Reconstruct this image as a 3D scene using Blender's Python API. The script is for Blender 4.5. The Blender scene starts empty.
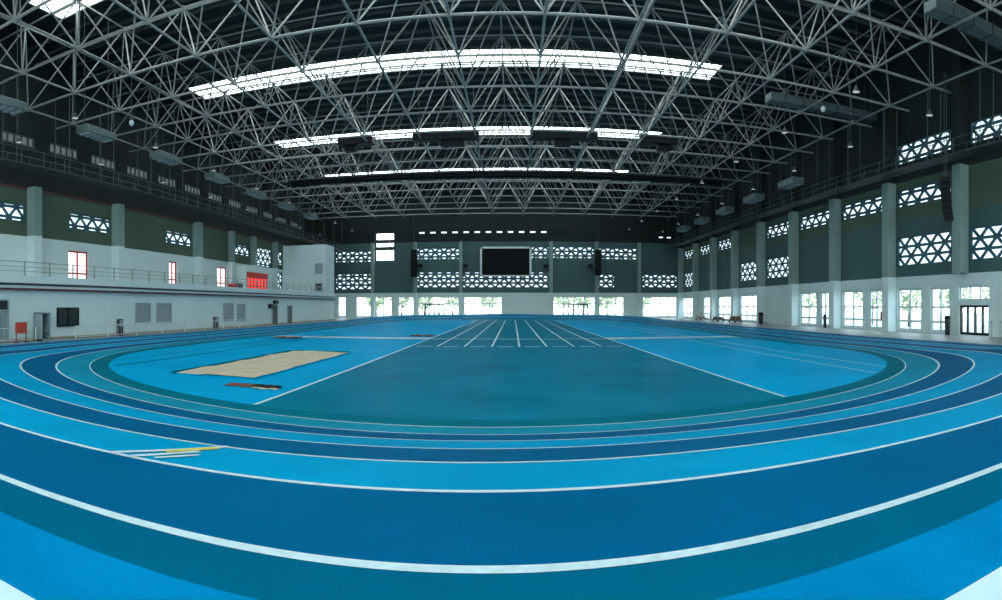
import bpy, math, random
from mathutils import Vector, Matrix
random.seed(7)
scn = bpy.context.scene
col = scn.collection
EYE = 2.0; F = 580.0; VX = 513.0; VY = 306.0      # measured lens of the panorama (1002x600)

# ------------------------------------------------------------------ helpers
class MB:
    """collects shapes; build() links them as ONE mesh object"""
    def __init__(s): s.v = []; s.f = []; s.m = []; s.cur = 0
    def quad(s, *p):
        n = len(s.v); s.v += [tuple(q) for q in p]; s.f.append(tuple(range(n, n+len(p)))); s.m.append(s.cur)
    def box(s, x0, x1, y0, y1, z0, z1, bev=0.0):
        if x0 > x1: x0, x1 = x1, x0
        if y0 > y1: y0, y1 = y1, y0
        if z0 > z1: z0, z1 = z1, z0
        n = len(s.v)
        s.v += [(x0,y0,z0),(x1,y0,z0),(x1,y1,z0),(x0,y1,z0),(x0,y0,z1),(x1,y0,z1),(x1,y1,z1),(x0,y1,z1)]
        for f in ((3,2,1,0),(4,5,6,7),(0,1,5,4),(1,2,6,5),(2,3,7,6),(3,0,4,7)):
            s.f.append(tuple(n+i for i in f)); s.m.append(s.cur)
        return s
    def tube(s, a, b, r, n=6, r2=None, caps=True):
        a = Vector(a); b = Vector(b); d = b-a
        if d.length < 1e-6: return s
        d.normalize(); r2 = r if r2 is None else r2
        u = d.orthogonal().normalized(); w = d.cross(u); k = len(s.v)
        for p, rr in ((a, r), (b, r2)):
            for i in range(n):
                t = 2*math.pi*i/n
                s.v.append(tuple(p + u*rr*math.cos(t) + w*rr*math.sin(t)))
        for i in range(n):
            j = (i+1) % n
            s.f.append((k+i, k+j, k+n+j, k+n+i)); s.m.append(s.cur)
        if caps:
            s.f.append(tuple(k+i for i in range(n-1,-1,-1))); s.m.append(s.cur)
            s.f.append(tuple(k+n+i for i in range(n))); s.m.append(s.cur)
        return s
    def ball(s, c, r, seg=8, rings=5, sz=1.0):
        k = len(s.v); cx, cy, cz = c
        s.v.append((cx,cy,cz+r*sz))
        for i in range(1, rings):
            p = math.pi*i/rings
            for j in range(seg):
                t = 2*math.pi*j/seg
                s.v.append((cx+r*math.sin(p)*math.cos(t), cy+r*math.sin(p)*math.sin(t), cz+r*sz*math.cos(p)))
        s.v.append((cx,cy,cz-r*sz)); e = len(s.v)-1
        for j in range(seg):
            s.f.append((k, k+1+j, k+1+(j+1)%seg)); s.m.append(s.cur)
            b = k+1+(rings-2)*seg
            s.f.append((b+j, e, b+(j+1)%seg)); s.m.append(s.cur)
        for i in range(rings-2):
            for j in range(seg):
                a = k+1+i*seg; b = a+seg
                s.f.append((a+j, b+j, b+(j+1)%seg, a+(j+1)%seg)); s.m.append(s.cur)
        return s
    def lathe(s, c, prof, seg=14):
        k = len(s.v); cx, cy, cz = c
        for r, z in prof:
            for j in range(seg):
                t = 2*math.pi*j/seg
                s.v.append((cx+r*math.cos(t), cy+r*math.sin(t), cz+z))
        for i in range(len(prof)-1):
            for j in range(seg):
                a = k+i*seg; b = a+seg
                s.f.append((a+j, a+(j+1)%seg, b+(j+1)%seg, b+j)); s.m.append(s.cur)
        return s
    def build(s, name, mats, parent=None, kind=None, smooth=False, bevel=0.0, label=None):
        me = bpy.data.meshes.new(name); me.from_pydata(s.v, [], s.f)
        if not isinstance(mats, (list, tuple)): mats = [mats]
        for m in mats: me.materials.append(m)
        me.polygons.foreach_set('material_index', s.m)
        if smooth: me.polygons.foreach_set('use_smooth', [True]*len(me.polygons))
        me.update()
        o = bpy.data.objects.new(name, me); col.objects.link(o)
        if parent:
            o.parent = parent
            o.matrix_parent_inverse = Matrix.Translation(-Vector(parent.location)) if parent.type == 'EMPTY' and not parent.parent else Matrix()
        if kind: o['kind'] = kind
        if label: o['label'] = label
        if bevel:
            md = o.modifiers.new('edge', 'BEVEL'); md.width = bevel; md.segments = 2; md.limit_method = 'ANGLE'
        return o

def tag(o, label, cat, group=None, kind=None):
    o['label'] = label; o['category'] = cat
    if group: o['group'] = group
    if kind: o['kind'] = kind
    return o
def thing(name, label, cat, loc=(0,0,0), group=None, kind=None):
    o = bpy.data.objects.new(name, None); o.empty_display_size = .3; o.location = loc; col.objects.link(o)
    return tag(o, label, cat, group, kind)
def sroot(name, loc=(0,0,0)):
    o = bpy.data.objects.new(name, None); o.location = loc; col.objects.link(o); o['kind'] = 'structure'
    return o

def mat(name, c, rough=.6, metal=0.0, noise=0.0, scale=8.0, bump=0.0, bscale=60.0, spec=.5, c2=None, detail=4.0):
    m = bpy.data.materials.new(name); m.use_nodes = True
    nt = m.node_tree; b = nt.nodes['Principled BSDF']
    b.inputs['Base Color'].default_value = (*c, 1); b.inputs['Roughness'].default_value = rough
    b.inputs['Metallic'].default_value = metal; b.inputs['Specular IOR Level'].default_value = spec
    if noise or bump:
        tc = nt.nodes.new('ShaderNodeTexCoord')
    if noise:
        n = nt.nodes.new('ShaderNodeTexNoise'); n.inputs['Scale'].default_value = scale; n.inputs['Detail'].default_value = detail
        nt.links.new(tc.outputs['Object'], n.inputs['Vector'])
        r = nt.nodes.new('ShaderNodeValToRGB'); r.color_ramp.elements[0].position = .3; r.color_ramp.elements[1].position = .7
        d = c2 or tuple(x*(1-noise) for x in c)
        r.color_ramp.elements[0].color = (*d, 1); r.color_ramp.elements[1].color = (*c, 1)
        nt.links.new(n.outputs['Fac'], r.inputs['Fac']); nt.links.new(r.outputs['Color'], b.inputs['Base Color'])
    if bump:
        n2 = nt.nodes.new('ShaderNodeTexNoise'); n2.inputs['Scale'].default_value = bscale; n2.inputs['Detail'].default_value = 2
        nt.links.new(tc.outputs['Object'], n2.inputs['Vector'])
        bp = nt.nodes.new('ShaderNodeBump'); bp.inputs['Strength'].default_value = bump; bp.inputs['Distance'].default_value = .01
        nt.links.new(n2.outputs['Fac'], bp.inputs['Height']); nt.links.new(bp.outputs['Normal'], b.inputs['Normal'])
    return m
def glow(name, c, s):
    m = bpy.data.materials.new(name); m.use_nodes = True; nt = m.node_tree
    nt.nodes.remove(nt.nodes['Principled BSDF'])
    e = nt.nodes.new('ShaderNodeEmission'); e.inputs['Color'].default_value = (*c, 1); e.inputs['Strength'].default_value = s
    nt.links.new(e.outputs[0], nt.nodes['Material Output'].inputs['Surface'])
    return m
def glassmat(name, tint=(.95,1,1), refl=.08, rough=.05):
    m = bpy.data.materials.new(name); m.use_nodes = True; nt = m.node_tree
    nt.nodes.remove(nt.nodes['Principled BSDF'])
    t = nt.nodes.new('ShaderNodeBsdfTransparent'); t.inputs['Color'].default_value = (*tint, 1)
    g = nt.nodes.new('ShaderNodeBsdfGlossy'); g.inputs['Roughness'].default_value = rough
    x = nt.nodes.new('ShaderNodeMixShader'); x.inputs[0].default_value = refl
    nt.links.new(t.outputs[0], x.inputs[1]); nt.links.new(g.outputs[0], x.inputs[2])
    nt.links.new(x.outputs[0], nt.nodes['Material Output'].inputs['Surface'])
    return m

SKY = 9.0
M = dict(
    bright=mat('track_bright_blue', (.0,.258,.48), .55, noise=.18, scale=.7, bump=.35, bscale=90, spec=.004),
    apron=mat('track_royal_blue', (.0,.185,.42), .6, noise=.25, scale=1.2, bump=.6, bscale=60, spec=.004),
    dark=mat('track_dark_blue', (.0,.094,.218), .55, noise=.2, scale=.6, bump=.35, bscale=90, spec=.004),
    teal=mat('track_teal', (.006,.225,.35), .55, noise=.2, scale=.6, bump=.35, bscale=90, spec=.004),
    deep=mat('track_deep_teal', (.0,.125,.185), .55, noise=.2, scale=.6, bump=.3, bscale=90, spec=.004),
    infield=mat('infield_blue', (.0,.30,.565), .5, noise=.16, scale=.35, bump=.3, bscale=90, spec=.004),
    rim=mat('track_rim_blue', (.0,.098,.185), .6, noise=.2, scale=.6, bump=.3, bscale=90, spec=.004),
    sprint=mat('sprint_teal', (.0,.165,.27), .45, noise=.28, scale=.45, bump=.3, bscale=90, spec=.004),
    line=mat('line_white', (.46,.62,.68), .5, noise=.2, scale=14),
    paleline=mat('line_pale', (.34,.54,.62), .5, noise=.4, scale=9),  # pale mottled tone for runway lines and cross band
    yellow=mat('line_yellow', (.55,.50,.06), .5, noise=.25, scale=12),
    pale=mat('floor_pale', (.50,.66,.72), .4, noise=.1, scale=2),
    grey=mat('floor_grey', (.26,.30,.28), .5, noise=.25, scale=.8),
    sand=mat('sand', (.50,.43,.31), .95, noise=.22, scale=2.2, bump=.8, bscale=14),
    white=mat('wall_white', (.54,.65,.66), .7, noise=.08, scale=.25),
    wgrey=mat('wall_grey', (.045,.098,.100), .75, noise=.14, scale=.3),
    pil=mat('pillar_lit_grey', (.19,.27,.25), .7, noise=.1, scale=.4),  # lighter than the walls, window light on the columns put into the colour
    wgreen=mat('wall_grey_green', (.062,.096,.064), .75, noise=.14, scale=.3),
    wshade=mat('upper_wall_shade', (.004,.0075,.0075), .8, noise=.3, scale=.5),  # near-black colour paints the shade on the upper walls
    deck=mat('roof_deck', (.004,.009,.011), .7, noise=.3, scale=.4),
    steel=mat('painted_steel', (.25,.25,.24), .5, noise=.2, scale=1.5),
    dsteel=mat('dark_steel', (.05,.06,.062), .5, noise=.2, scale=3),
    lattice=mat('lattice_blue', (.03,.10,.14), .5, noise=.15, scale=2),
    frame=mat('white_frame', (.55,.62,.63), .4, noise=.1, scale=3),
    black=mat('black_plastic', (.0035,.0045,.005), .5, spec=.15, noise=.3, scale=5),
    charcoal=mat('charcoal', (.03,.036,.04), .5, noise=.2, scale=5),
    red=mat('red_paint', (.55,.035,.03), .5, noise=.2, scale=4),
    dred=mat('dark_red_paint', (.10,.018,.02), .6, noise=.2, scale=2),
    orange=mat('orange_red', (.45,.07,.02), .5, noise=.25, scale=6),
    louv=mat('louvre_grey', (.27,.34,.36), .5, noise=.1, scale=3),
    doorgrey=mat('door_grey_blue', (.20,.27,.29), .5, noise=.12, scale=3),
    duct=mat('duct_grey', (.12,.16,.165), .45, metal=.3, noise=.25, scale=1.2),
    brown=mat('rust_rubber', (.17,.055,.035), .8, noise=.4, scale=6),
    rail=mat('rail_steel', (.30,.34,.34), .35, metal=.5, noise=.1, scale=4),
    screen=mat('screen_black', (.004,.006,.008), .6, spec=.1, noise=.3, scale=9),
    dglass=mat('dark_glass', (.006,.016,.016), .2, spec=.25, noise=.3, scale=1.5),
    skirt=mat('skirting_tan', (.28,.25,.19), .6, noise=.2, scale=3),
    leaf=mat('leaf_green', (.60,.68,.38), .7, noise=.3, scale=3),
    bark=mat('bark', (.10,.075,.05), .9, noise=.4, scale=8),
    pave=mat('paving', (.42,.42,.40), .8, noise=.2, scale=.5),
    skyl=glow('skylight_daylight', (.82,.99,1.0), SKY*1.0),
    pane=glow('frosted_daylight', (.74,.93,1.0), SKY*.2),
    fillpane=glow('end_wall_added_fill', (.82,.99,1.0), SKY*1.7),  # strong glow added behind the camera to light the near roof frame
    dimpane=glow('dim_pane', (.75,.95,.95), .16),  # weak even emission on the left clerestory panes
    warmpane=glow('frosted_daylight_soft', (1.0,.90,.93), SKY*.2),
    redpane=glow('red_lit_glass', (1.0,.10,.09), 1.1),
    lamp=glow('lamp_lens', (.9,1,.98), .55),
    glass=glassmat('clear_glass'),
)

# ------------------------------------------------------------------ the running track (banked oval)
CX, C1, C2 = -.57, 23.96, 68.0          # oval axis, near and far bend centres
A, B, N, ROT = 15.64, 14.37, 2.14, .067
LO = [0, 1.104, 2.205, 3.33, 4.476, 5.616, 6.837]         # offsets of the seven lines
PROF = [(-50,0),(0,0),(1.104,.123),(2.205,.290),(3.33,.468),(4.476,.631),(5.616,.745),(6.837,.770),(7.85,.775),(60,.775)]
def prof(o):
    for (a,za),(b,zb) in zip(PROF, PROF[1:]):
        if a <= o <= b: return za+(zb-za)*(o-a)/(b-a)
    return 0
def sm(t): t = max(0,min(1,t)); return t*t*(3-2*t)
def sgp(v, p): return math.copysign(abs(v)**p, v)
def loop(n=96, ns=22):
    """points and outward normals of the inner line, and its bank factor, once round"""
    pts = []
    for i in range(n+1):                               # near bend, from the right straight round to the left
        t = -math.pi*i/n
        pts.append((A*sgp(math.cos(t),2/N), C1+B*sgp(math.sin(t),2/N)))
    for i in range(1, ns): pts.append((-A, C1+(C2-C1)*i/ns))
    for i in range(n+1):
        t = math.pi - math.pi*i/n
        pts.append((A*sgp(math.cos(t),2/N), C2+B*sgp(math.sin(t),2/N)))
    for i in range(1, ns): pts.append((A, C2+(C1-C2)*i/ns))
    out = []; L = len(pts)
    for i in range(L):
        a = pts[i-1]; b = pts[(i+1) % L]
        dx, dy = b[0]-a[0], b[1]-a[1]; l = math.hypot(dx,dy)
        nx, ny = -dy/l, dx/l
        if nx*pts[i][0] + ny*(pts[i][1]-(C1+C2)/2) < 0: nx, ny = -nx, -ny
        y = pts[i][1]
        x = pts[i][0]; k = 1-.141*sm((abs(x)-.3)/5.44)
        s = max(sm((21.0-y)/9.5), sm((y-(C1+C2-21.0))/9.5))*k
        r = ROT*sm((40-y)/20); c, q = math.cos(r), math.sin(r); y -= C1      # the near bend sits slightly askew
        x, y = x*c-y*q, x*q+y*c; nx, ny = nx*c-ny*q, nx*q+ny*c
        out.append((x+CX, y+C1*c, nx, ny, s))
    return out
LOOP = loop()
def surf(i, o, dz=0):
    x, y, nx, ny, s = LOOP[i % len(LOOP)]
    return (x+nx*o, y+ny*o, prof(o)*s+dz)
def E1(i): return LO[6]+.47*(.35+.65*LOOP[i%len(LOOP)][4])
def E2(i): return LO[6]+1.03*(.43+.57*LOOP[i%len(LOOP)][4])
def strip(o0, o1, dz=0.0, steps=2, ofun=None, rng=None):
    mb = MB(); L = len(LOOP)
    g = lambda o, i: o(i) if callable(o) else o
    for i in range(L):
        p0, p1, q0, q1 = g(o0,i), g(o1,i), g(o0,i+1), g(o1,i+1)
        for k in range(steps):
            u, v = k/steps, (k+1)/steps
            mb.quad(surf(i,p0+(p1-p0)*u,dz), surf(i,p0+(p1-p0)*v,dz), surf(i+1,q0+(q1-q0)*v,dz), surf(i+1,q0+(q1-q0)*u,dz))
    return mb
trk = thing('running_track', 'banked oval running track with six blue and teal lanes around the infield', 'running track', (CX, C1-B-3, 0))
names = ['teal lane against the infield','dark blue lane','bright blue lane','dark blue lane','bright blue lane','wide dark blue lane at the outer edge']
for k, mk in enumerate(['teal','dark','bright','dark','bright','dark']):
    strip(LO[k], LO[k+1], .004).build('lane', M[mk], trk, smooth=True, label=names[k])
strip(-.62, 0, .008).build('inner_kerb_strip', M['deep'], trk, smooth=True, label='deep teal strip inside the innermost line')
strip(LO[6], E1, .004).build('outer_strip', M['rim'], trk, smooth=True)
strip(E1, E2, .004).build('edge_band', M['apron'], trk, smooth=True, label='bright royal blue band along the outer edge')
for k in range(7):
    w = .033 if k < 6 else .042
    strip(LO[k]-w, LO[k]+w, .007, 1).build('lane_line', M['line'], trk)
# pale walkway on the top of the bank behind the near bend
mb = MB(); L = len(LOOP)
for i in range(L):
    e0 = E2(i)+.1+4.2*LOOP[i][4]; e1 = E2(i+1)+.1+4.2*LOOP[(i+1)%L][4]
    if LOOP[i][1] > 60: e0 = E2(i)+.1+.2*LOOP[i][4]; e1 = E2(i+1)+.1+.2*LOOP[(i+1)%L][4]
    mb.quad(surf(i,E2(i),.004), surf(i,e0,.004), surf(i+1,e1,.004), surf(i+1,E2(i+1),.004))
    p, q = surf(i,e0,.004), surf(i+1,e1,.004)
    mb.quad(p, (p[0],p[1],-.02), (q[0],q[1],-.02), q)
mb.build('walkway', M['pale'], trk, label='pale walkway outside the outer edge')
# relay marks across the second lane from the outside, left of centre
def iat(x):      # loop index of the near bend at lateral position x
    best = min(range(0, 97), key=lambda i: abs(LOOP[i][0]-x)); return best
def fr(fi, o, dz):
    i = int(math.floor(fi)); t = fi-i
    a, b = surf(i,o,dz), surf(i+1,o,dz)
    return tuple(a[j]*(1-t)+b[j]*t for j in range(3))
def mark(f0, o0, f1, o1, wi, mname, name):
    mb = MB(); n = 10
    for k in range(n):
        t0, t1 = k/n, (k+1)/n
        a = fr(f0+(f1-f0)*t0, o0+(o1-o0)*t0, .014); b = fr(f0+(f1-f0)*t1, o0+(o1-o0)*t1, .014)
        d = Vector(b)-Vector(a); w = Vector((-d.y, d.x, 0)).normalized()*wi/2
        mb.quad(Vector(a)-w, Vector(b)-w, Vector(b)+w, Vector(a)+w)
    return mb.build(name, M[mname], trk)
ib = iat(-2.72)
mark(ib+.62, LO[5], ib-.1, LO[4], .07, 'line', 'relay_line')
mark(ib+.3, LO[5], ib-.05, LO[4]+.45, .07, 'line', 'relay_line')
mark(ib+.27, LO[4]+.7, ib-.05, LO[4]+.15, .09, 'yellow', 'relay_mark')
mark(ib+.05, LO[5]-.1, ib-.2, LO[4]+.62, .05, 'line', 'relay_line')

# ------------------------------------------------------------------ infield
inf = thing('infield_surface', 'flat blue infield enclosed by the running track', 'sports floor', (CX, (C1+C2)/2, 0))
mb = MB(); L = len(LOOP)
half = 97
mb.quad(*[surf(i, -.58, .003) for i in range(L)])
mb.build('infield_floor', M['infield'], inf)
SX0, SX1 = -5.05, 5.75; PITCH = 1.345
def inner_y(x, near=True, o=-.61):
    ps = [surf(i,o) for i in range(L)]
    ys = [a[1]+(b[1]-a[1])*(x-a[0])/(b[0]-a[0]) for a, b in zip(ps, ps[1:]+ps[:1]) if (a[0]-x)*(b[0]-x) <= 0 and abs(a[0]-b[0]) > 1e-6]
    return min(ys) if near else max(ys)
mb = MB(); xs = [SX0+(SX1-SX0)*i/16 for i in range(17)]
for a, b in zip(xs, xs[1:]):
    mb.quad((a,inner_y(a),.006),(b,inner_y(b),.006),(b,inner_y(b,False),.006),(a,inner_y(a,False),.006))
mb.build('sprint_surface', M['sprint'], inf, label='dark teal sprint straight down the middle')
for k in range(9):
    x = -5.07+k*PITCH
    if k in (0, 8):
        x = SX0 if k == 0 else SX1
        y0 = inner_y(x)+.05
    else: y0 = 28.3
    mb = MB(); w = .045; mb.quad((x-w,y0,.010),(x+w,y0,.010),(x+w,inner_y(x,False),.010),(x-w,inner_y(x,False),.010))
    mb.build('sprint_line', M['line'], inf)
for k in range(8):
    x = -5.07+k*PITCH; mb = MB()
    mb.quad((x+.28,28.22,.010),(x+PITCH-.28,28.22,.010),(x+PITCH-.28,28.42,.010),(x+.28,28.42,.010))
    mb.build('start_dash', M['line'], inf)
for x in (10.15, 11.4):
    mb = MB(); y0 = inner_y(x)+.1; mb.quad((x-.04,y0,.008),(x+.04,y0,.008),(x+.04,60,.008),(x-.04,60,.008)); mb.build('runway_line', M['paleline'], inf)
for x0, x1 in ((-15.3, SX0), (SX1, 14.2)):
    mb = MB(); mb.quad((x0,34.4,.008),(x1,34.4,.008),(x1,36.2,.008),(x0,36.2,.008)); mb.build('cross_band', M['paleline'], inf)  # wide pale band across the infield, either side of the sprint lanes
mb = MB(); mb.quad((SX0,34.7,.009),(SX1,34.7,.009),(SX1,35.1,.009),(SX0,35.1,.009)); mb.build('cross_band', M['paleline'], inf)
for x in (-12.3, -13.6):
    mb = MB(); w = .09 if x > -13 else .05
    mb.quad((x-w,inner_y(x)+.3,.008),(x+w,inner_y(x)+.3,.008),(x+w,60,.008),(x-w,60,.008)); mb.build('runway_line', M['deep'], inf)

# ------------------------------------------------------------------ sand pit and loose mats
pit = thing('sand_pit', 'long jump pit full of beige sand on the left of the infield', 'sand pit', (-8.1, 18.9, .02))
mb = MB(); nx, ny = 14, 36; X0, X1, Y0, Y1 = -9.4, -6.85, 14.3, 23.5
def sz(x,y): return .05+.012*math.sin(x*2.9+1.3*math.sin(y*1.1))+.009*math.sin(y*2.3+x)+.006*math.sin(7*x+5*y)
for i in range(nx):
    for j in range(ny):
        a,b = X0+(X1-X0)*i/nx, X0+(X1-X0)*(i+1)/nx; c,d = Y0+(Y1-Y0)*j/ny, Y0+(Y1-Y0)*(j+1)/ny
        mb.quad((a,c,sz(a,c)),(b,c,sz(b,c)),(b,d,sz(b,d)),(a,d,sz(a,d)))
mb.build('sand', M['sand'], pit, smooth=True)
mb = MB(); e = .10
mb.box(X0-e,X0,Y0-e,Y1+e,.012,.085).box(X0,X1,Y1,Y1+e,.012,.085)
mb.build('rubber_kerb', M['deep'], pit, bevel=.015, label='dark rubber kerb along the back edge of the pit')
mb = MB(); mb.box(X1,X1+.06,Y0-e,Y1+e,.012,.035).box(X0,X1,Y0-.06,Y0,.012,.035)
mb.build('rubber_kerb', M['infield'], pit, bevel=.015)
mt = thing('rubber_mat', 'crumpled brown and black rubber mat on the floor in front of the sand pit', 'mat', (-6.4, 12.95, .02))
def crumple(x0,x1,y0,y1,h,z=.03,nx=12,ny=6):
    mb = MB()
    def zz(i,j): return z+h*(.5+.5*math.sin(i*1.7+j*.9)*math.cos(j*1.3+i*.4))
    P = lambda i,j: (x0+(x1-x0)*i/nx+.04*math.sin(j*2.1+i), y0+(y1-y0)*j/ny+.05*math.sin(i*1.4), zz(i,j))
    for i in range(nx):
        for j in range(ny): mb.quad(P(i,j),P(i+1,j),P(i+1,j+1),P(i,j+1))
    return mb
o = crumple(-6.95,-6.15,12.75,13.2,.02,.025).build('rubber_sheet', M['brown'], mt, smooth=True); o.modifiers.new('t','SOLIDIFY').thickness = .02
o = crumple(-6.2,-5.5,12.75,13.15,.03,.03).build('folded_sheet', M['black'], mt, smooth=True, label='black folded half of the mat'); o.modifiers.new('t','SOLIDIFY').thickness = .02
o = crumple(-6.1,-5.45,12.6,12.74,.015,.025,8,3).build('pale_strip', M['sand'], mt, smooth=True); o.modifiers.new('t','SOLIDIFY').thickness = .015
for nm, lb, (x,y), w in (('rubber_mat','reddish brown mat lying beyond the sand pit near the left straight',(-13.6,33.2),.85),('rubber_mat','small reddish mat at the left edge of the sprint lanes',(-5.9,37.8),.8)):
    o = crumple(x-w,x+w,y-.45,y+.45,.08,.04).build(nm, M['brown'], smooth=True); o.modifiers.new('t','SOLIDIFY').thickness = .03
    tag(o, lb, 'mat')

# ------------------------------------------------------------------ room shell
XR, XL, XU, YF, YB = 28.0, -24.7, -31.0, 96.0, -14.0
ZT = 23.0
mb = MB(); mb.quad((XU-.3,YB-.3,-.03),(XR+.3,YB-.3,-.03),(XR+.3,YF+.3,-.03),(XU-.3,YF+.3,-.03))
mb.build('floor', M['grey'], kind='structure')

def wall(name, axis, pos, out, s0, s1, bands, openings, th=.35, mats=None):
    """wall in the plane axis=pos; bands = [(z0, z1, material)], openings = [(s0,s1,z0,z1)]; out = +1/-1 direction to the outside"""
    keys = []
    ss = sorted({s0, s1, *[o[0] for o in openings], *[o[1] for o in openings]})
    zz = sorted({*[b[0] for b in bands], *[b[1] for b in bands], *[o[2] for o in openings], *[o[3] for o in openings]})
    mb = MB(); ml = []
    for b in bands:
        if b[2] not in ml: ml.append(b[2])
    P = (lambda s,z,d: (pos+out*d, s, z)) if axis == 'x' else (lambda s,z,d: (s, pos+out*d, z))
    def hole(s,z): return any(o[0] < s < o[1] and o[2] < z < o[3] for o in openings)
    for a, b in zip(ss, ss[1:]):
        for c, d in zip(zz, zz[1:]):
            ms, mz = (a+b)/2, (c+d)/2
            bm_ = next((k for k in bands if k[0] <= mz <= k[1]), None)
            if bm_ is None: continue
            mb.cur = ml.index(bm_[2])
            if hole(ms, mz): continue
            mb.quad(P(a,c,0),P(b,c,0),P(b,d,0),P(a,d,0)); mb.quad(P(a,c,th),P(b,c,th),P(b,d,th),P(a,d,th))
    for (a,b,c,d) in openings:
        mb.cur = ml.index('white') if 'white' in ml else 0
        zc = (c+d)/2; bm_ = next(k for k in bands if k[0] <= zc <= k[1]); mb.cur = ml.index(bm_[2])
        mb.quad(P(a,c,0),P(b,c,0),P(b,c,th),P(a,c,th)); mb.quad(P(a,d,0),P(b,d,0),P(b,d,th),P(a,d,th))
        mb.quad(P(a,c,0),P(a,d,0),P(a,d,th),P(a,c,th)); mb.quad(P(b,c,0),P(b,d,0),P(b,d,th),P(b,c,th))
    return mb.build(name, [M[k] for k in ml], kind='structure')

WN = [0]
def frame_pts(axis, pos, out):
    return (lambda s,z,d: (pos+out*d, s, z)) if axis == 'x' else (lambda s,z,d: (s, pos+out*d, z))
def bar(mb, P, a, b, w, d0, d1):
    """flat bar of width w from a=(s,z) to b, between depths d0 and d1"""
    ax, az = a; bx, bz = b; l = math.hypot(bx-ax, bz-az)
    if l < 1e-4: return
    nx, nz = -(bz-az)/l*w/2, (bx-ax)/l*w/2
    q = [(ax-nx,az-nz),(bx-nx,bz-nz),(bx+nx,bz+nz),(ax+nx,az+nz)]
    n = len(mb.v)
    for d in (d0, d1):
        for s,z in q: mb.v.append(P(s,z,d))
    for f in ((0,1,2,3),(7,6,5,4),(0,4,5,1),(1,5,6,2),(2,6,7,3),(3,7,4,0)):
        mb.f.append(tuple(n+i for i in f)); mb.m.append(0)
def clip(a, b, r):
    """clip a segment to the rectangle r=(s0,s1,z0,z1)"""
    t0, t1 = 0.0, 1.0; dx, dz = b[0]-a[0], b[1]-a[1]
    for p, q in ((-dx,a[0]-r[0]),(dx,r[1]-a[0]),(-dz,a[1]-r[2]),(dz,r[3]-a[1])):
        if abs(p) < 1e-9:
            if q < 0: return None
        else:
            t = q/p
            if p < 0: t0 = max(t0,t)
            else: t1 = min(t1,t)
    if t0 >= t1: return None
    return (a[0]+dx*t0,a[1]+dz*t0),(a[0]+dx*t1,a[1]+dz*t1)
def lattice_window(axis, pos, out, r, zoff=0.0, per=1.52, row=.74, w=.21, pane='pane', label=None):
    WN[0] += 1; P = frame_pts(axis, pos, out)
    root = sroot('window_%d' % WN[0], P((r[0]+r[1])/2, r[2], 0))
    mb = MB(); s0, s1, z0, z1 = r
    for a, b in (((s0,z0+.04),(s1,z0+.04)),((s0,z1-.04),(s1,z1-.04)),((s0+.04,z0),(s0+.04,z1)),((s1-.04,z0),(s1-.04,z1))):
        bar(mb, P, a, b, .09, .06, .2)
    z = z0+zoff
    while z < z1-.02:
        if z > z0+.02:
            c = clip((s0,z),(s1,z),r); bar(mb, P, *c, w*.95, .07, .19)
        z += row
    k = -8; H = z1-z0+2*row
    n = int((s1-s0)/per)+10
    zb = z0+zoff-row
    for k in range(-6, n):
        s = s0+per*k
        for sg in (1,-1):
            c = clip((s,zb),(s+sg*per/2*H/row,zb+H),r)
            if c: bar(mb, P, *c, w, .08, .18)
    mb.build('lattice_frame', M['lattice'], root)
    mb = MB(); mb.quad(P(s0,z0,.25),P(s1,z0,.25),P(s1,z1,.25),P(s0,z1,.25)); mb.build('pane', M[pane], root)
    return root
def plain_window(axis, pos, out, r, cols=2, trans=(), pane='glass', fm='frame', w=.09, depth=.2, name=None, extra=None):
    P = frame_pts(axis, pos, out)
    if name is None:
        WN[0] += 1; name = 'window_%d' % WN[0]
    root = sroot(name, P((r[0]+r[1])/2, r[2], 0))
    mb = MB(); s0, s1, z0, z1 = r
    for i in range(cols+1):
        s = s0+(s1-s0)*i/cols; s = min(max(s, s0+w/2), s1-w/2)
        bar(mb, P, (s,z0),(s,z1), w, depth-.08, depth+.05)
    for z in (z0+w/2, z1-w/2, *trans):
        bar(mb, P, (s0,z),(s1,z), w, depth-.07, depth+.045)
    mb.build('window_frame', M[fm], root)
    mb = MB(); mb.quad(P(s0,z0,depth),P(s1,z0,depth),P(s1,z1,depth),P(s0,z1,depth)); mb.build('pane', M[pane], root)
    return root

# ---- right wall
Fk = [28+8.05*k for k in range(9)]
up = [(Fk[k]-6.3, Fk[k]-.15, 9.65, 11.0) for k in (1,2,3,4,6,7,8)]
lo = [(Fk[k]-6.3, Fk[k]-.15, 5.1, 7.32) for k in (0,1,4,5,8)]
cl = [(Fk[k]-6.3, Fk[k]-.15, 13.0, 14.5) for k in (0,1)]
lw = [(33.0,35.9,.12,3.35),(29.9,32.0,.12,3.35),(40.7,43.9,.12,3.35),(37.8,39.8,.12,3.35),(48.6,51.9,.12,3.35),(46.3,47.9,.12,3.35),
      (62.3,67.9,.12,3.35),(70.2,75.9,.12,3.35),(79.2,82.4,.12,3.35),(87.2,93.2,.12,3.35)]
dr = [(26.1,28.95,.02,2.05)]; tr = [(26.05,28.95,2.42,3.36)]
wall('wall_right','x',XR,1,YB,YF,[(-.03,4.25,'white'),(4.25,8.6,'wgrey'),(8.6,11.6,'wgreen'),(11.6,ZT,'wshade')], up+lo+cl+lw+dr+tr)
for r in up: lattice_window('x',XR,1,r,.3)
for r in lo: lattice_window('x',XR,1,r,0)
for r in cl: lattice_window('x',XR,1,r,.3)
for i, r in enumerate(lw): plain_window('x',XR,1,r,3 if r[1]-r[0] > 5 else (2 if r[1]-r[0] > 1 else 1),(1.92,.85), w=.16)
plain_window('x',XR,1,tr[0],3,(), w=.1)
d = plain_window('x',XR,1,dr[0],4,(.12,), fm='charcoal', w=.16, name='door_1')
mb = MB()
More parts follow.
